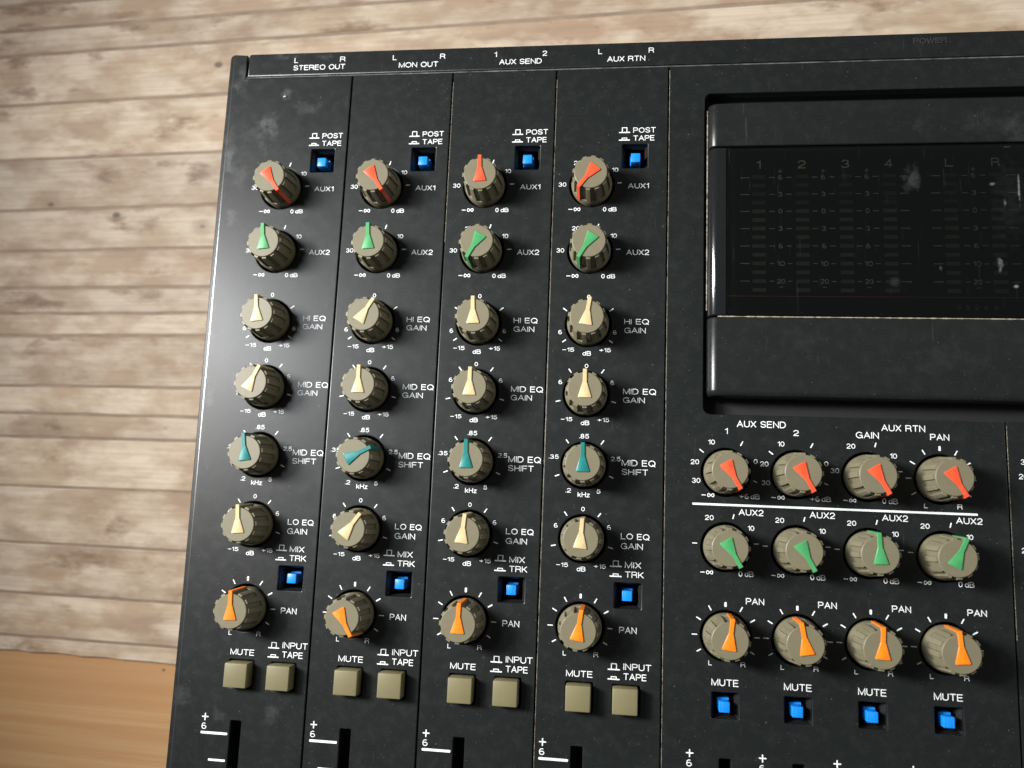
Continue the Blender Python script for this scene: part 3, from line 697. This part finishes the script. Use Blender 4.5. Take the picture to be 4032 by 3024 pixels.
q = Print().text('MUTE', -3.15, 3.55, -74.85, -73.3); share(q, 'button_label', XC, 0)
q = Print().text('MUTE', -3.4, 3.2, -74.8, -73.15); share(q, 'button_label', XM, 0)
q = Print().line((-8.6, -92.0), (-8.6, -90.3), .3).line((-9.4, -91.1), (-7.75, -91.1), .3, .003).text('6', -9.35, -8.05, -94.25, -92.65).line((-9.35, -95.1), (-2.2, -95.1), .62).line((-6.6, -101.8), (-2.2, -101.8), .55)
for i in range(2, 7): q.line((-9.35 if i % 2 else -6.6, -95.1 - 6.7 * i), (-2.2, -95.1 - 6.7 * i), .55)
share(q, 'fader_scale', XC, 0); share(q, 'fader_scale', XM, 0)
def names(items, x=0, y=0, name='knob_label', xs=None):
    q = Print()
    for it in items: q.text(*it)
    share(q, name, xs or [x], y)
names([('AUX SEND', 2.8, 15.1, 11.8, 13.5)], XM[0], RM[0]); names([('1', -.2, .5, 9.9, 11.45)], XM[0], RM[0]); names([('2', -.5, .85, 9.9, 11.4)], XM[1], RM[0])
names([('AUX RTN', 3.65, 14.2, 11.75, 13.4)], XM[2], RM[0]); names([('GAIN', -2.6, 3.0, 9.75, 11.4)], XM[2], RM[0]); names([('PAN', -2.15, 2.4, 9.75, 11.35)], XM[3], RM[0])
names([('AUX2', 3.25, 9.4, 8.2, 9.75)], xs=XM, y=RM[1]); names([('PAN', 5.0, 9.45, 8.0, 9.55)], xs=XM, y=RM[2])
q = Print(); q.line((48.2, -30.2), (117.1, -30.3), .52); q.make('printed_rule', INK, mixer)
names([('30', 127.8, 129.9, -17.6, -16.3), ('20', 127.2, 129.3, -21.2, -19.9), ('20', 127.0, 129.1, -39.2, -37.9), ('30', 127.5, 129.6, -43.9, -42.6)], name='edge_numerals')

# ---- blue push switches in square wells
def well_mesh(a):
    x0, x1, y0, y1 = a; cx, cy = (x0 + x1) / 2, (y0 + y1) / 2; hx, hy = (x1 - x0) / 2, (y1 - y0) / 2
    bm = bmesh.new(); rows = []
    for kx, ky, z in ((.02, .02, -1.1), (-.75, -.55, -2.6), (-.75, -.55, -10.5)):
        rows.append([bm.verts.new((sx * (hx + kx), sy * (hy + ky), z)) for sx, sy in ((-1, -1), (1, -1), (1, 1), (-1, 1))])
    for p, q_ in zip(rows, rows[1:]):
        for i in range(4): j = (i + 1) % 4; bm.faces.new((p[i], q_[i], q_[j], p[j]))
    return finish(bm, 'switch_well', 0), cx, cy
def switch_mesh(h):
    bm = bmesh.new(); box(bm, -1.28, 1.28, -1.3, 1.3, h - 3.4, h, .2, 2); box(bm, -1.5, 1.5, -1.0, 1.75, h - 10, h - 3.0, .15, 1)
    box(bm, -1.12, -.98, -1.22, 1.22, h - .05, h + .03); box(bm, .86, 1.0, -1.22, 1.22, h - .05, h + .03)
    return finish(bm, 'push_switch', 30)
for a, xs, h, dx, dy, nm in ((SW1, XC, 1.1, .2, -.95, 'POST TAPE'), (SW2, XC, -1.0, -.1, -.1, 'MIX TRK'), (SWM, XM, .65, -.2, -.25, 'MUTE')):
    wm, cx, cy = well_mesh(a); wm.materials.append(BEZ); sm = switch_mesh(h); sm.materials.append(BLUE)
    for i, x in enumerate(xs):
        link('switch_well', wm, None, mixer, (x + cx, cy, 0))
        o = link('push_switch', sm, None, mixer, (x + cx + dx, cy + dy, 0))
        o['label'] = 'bright blue %s push switch, %s from the left' % (nm, ords[i])
# ---- square olive buttons
bm = bmesh.new(); box(bm, -3.15, 3.15, -3.12, 3.12, -4, 3.3, .30, 3); bmb = finish(bm, 'square_button', 30); bmb.materials.append(BUTTON)
for i, x in enumerate(XC):
    for dx, nm in ((.13, 'MUTE'), (11.78, 'INPUT TAPE')):
        o = link('square_button', bmb, None, mixer, (x + dx, -79.6, 0)); o['label'] = 'olive square %s button of the %s channel strip' % (nm, ords[i])
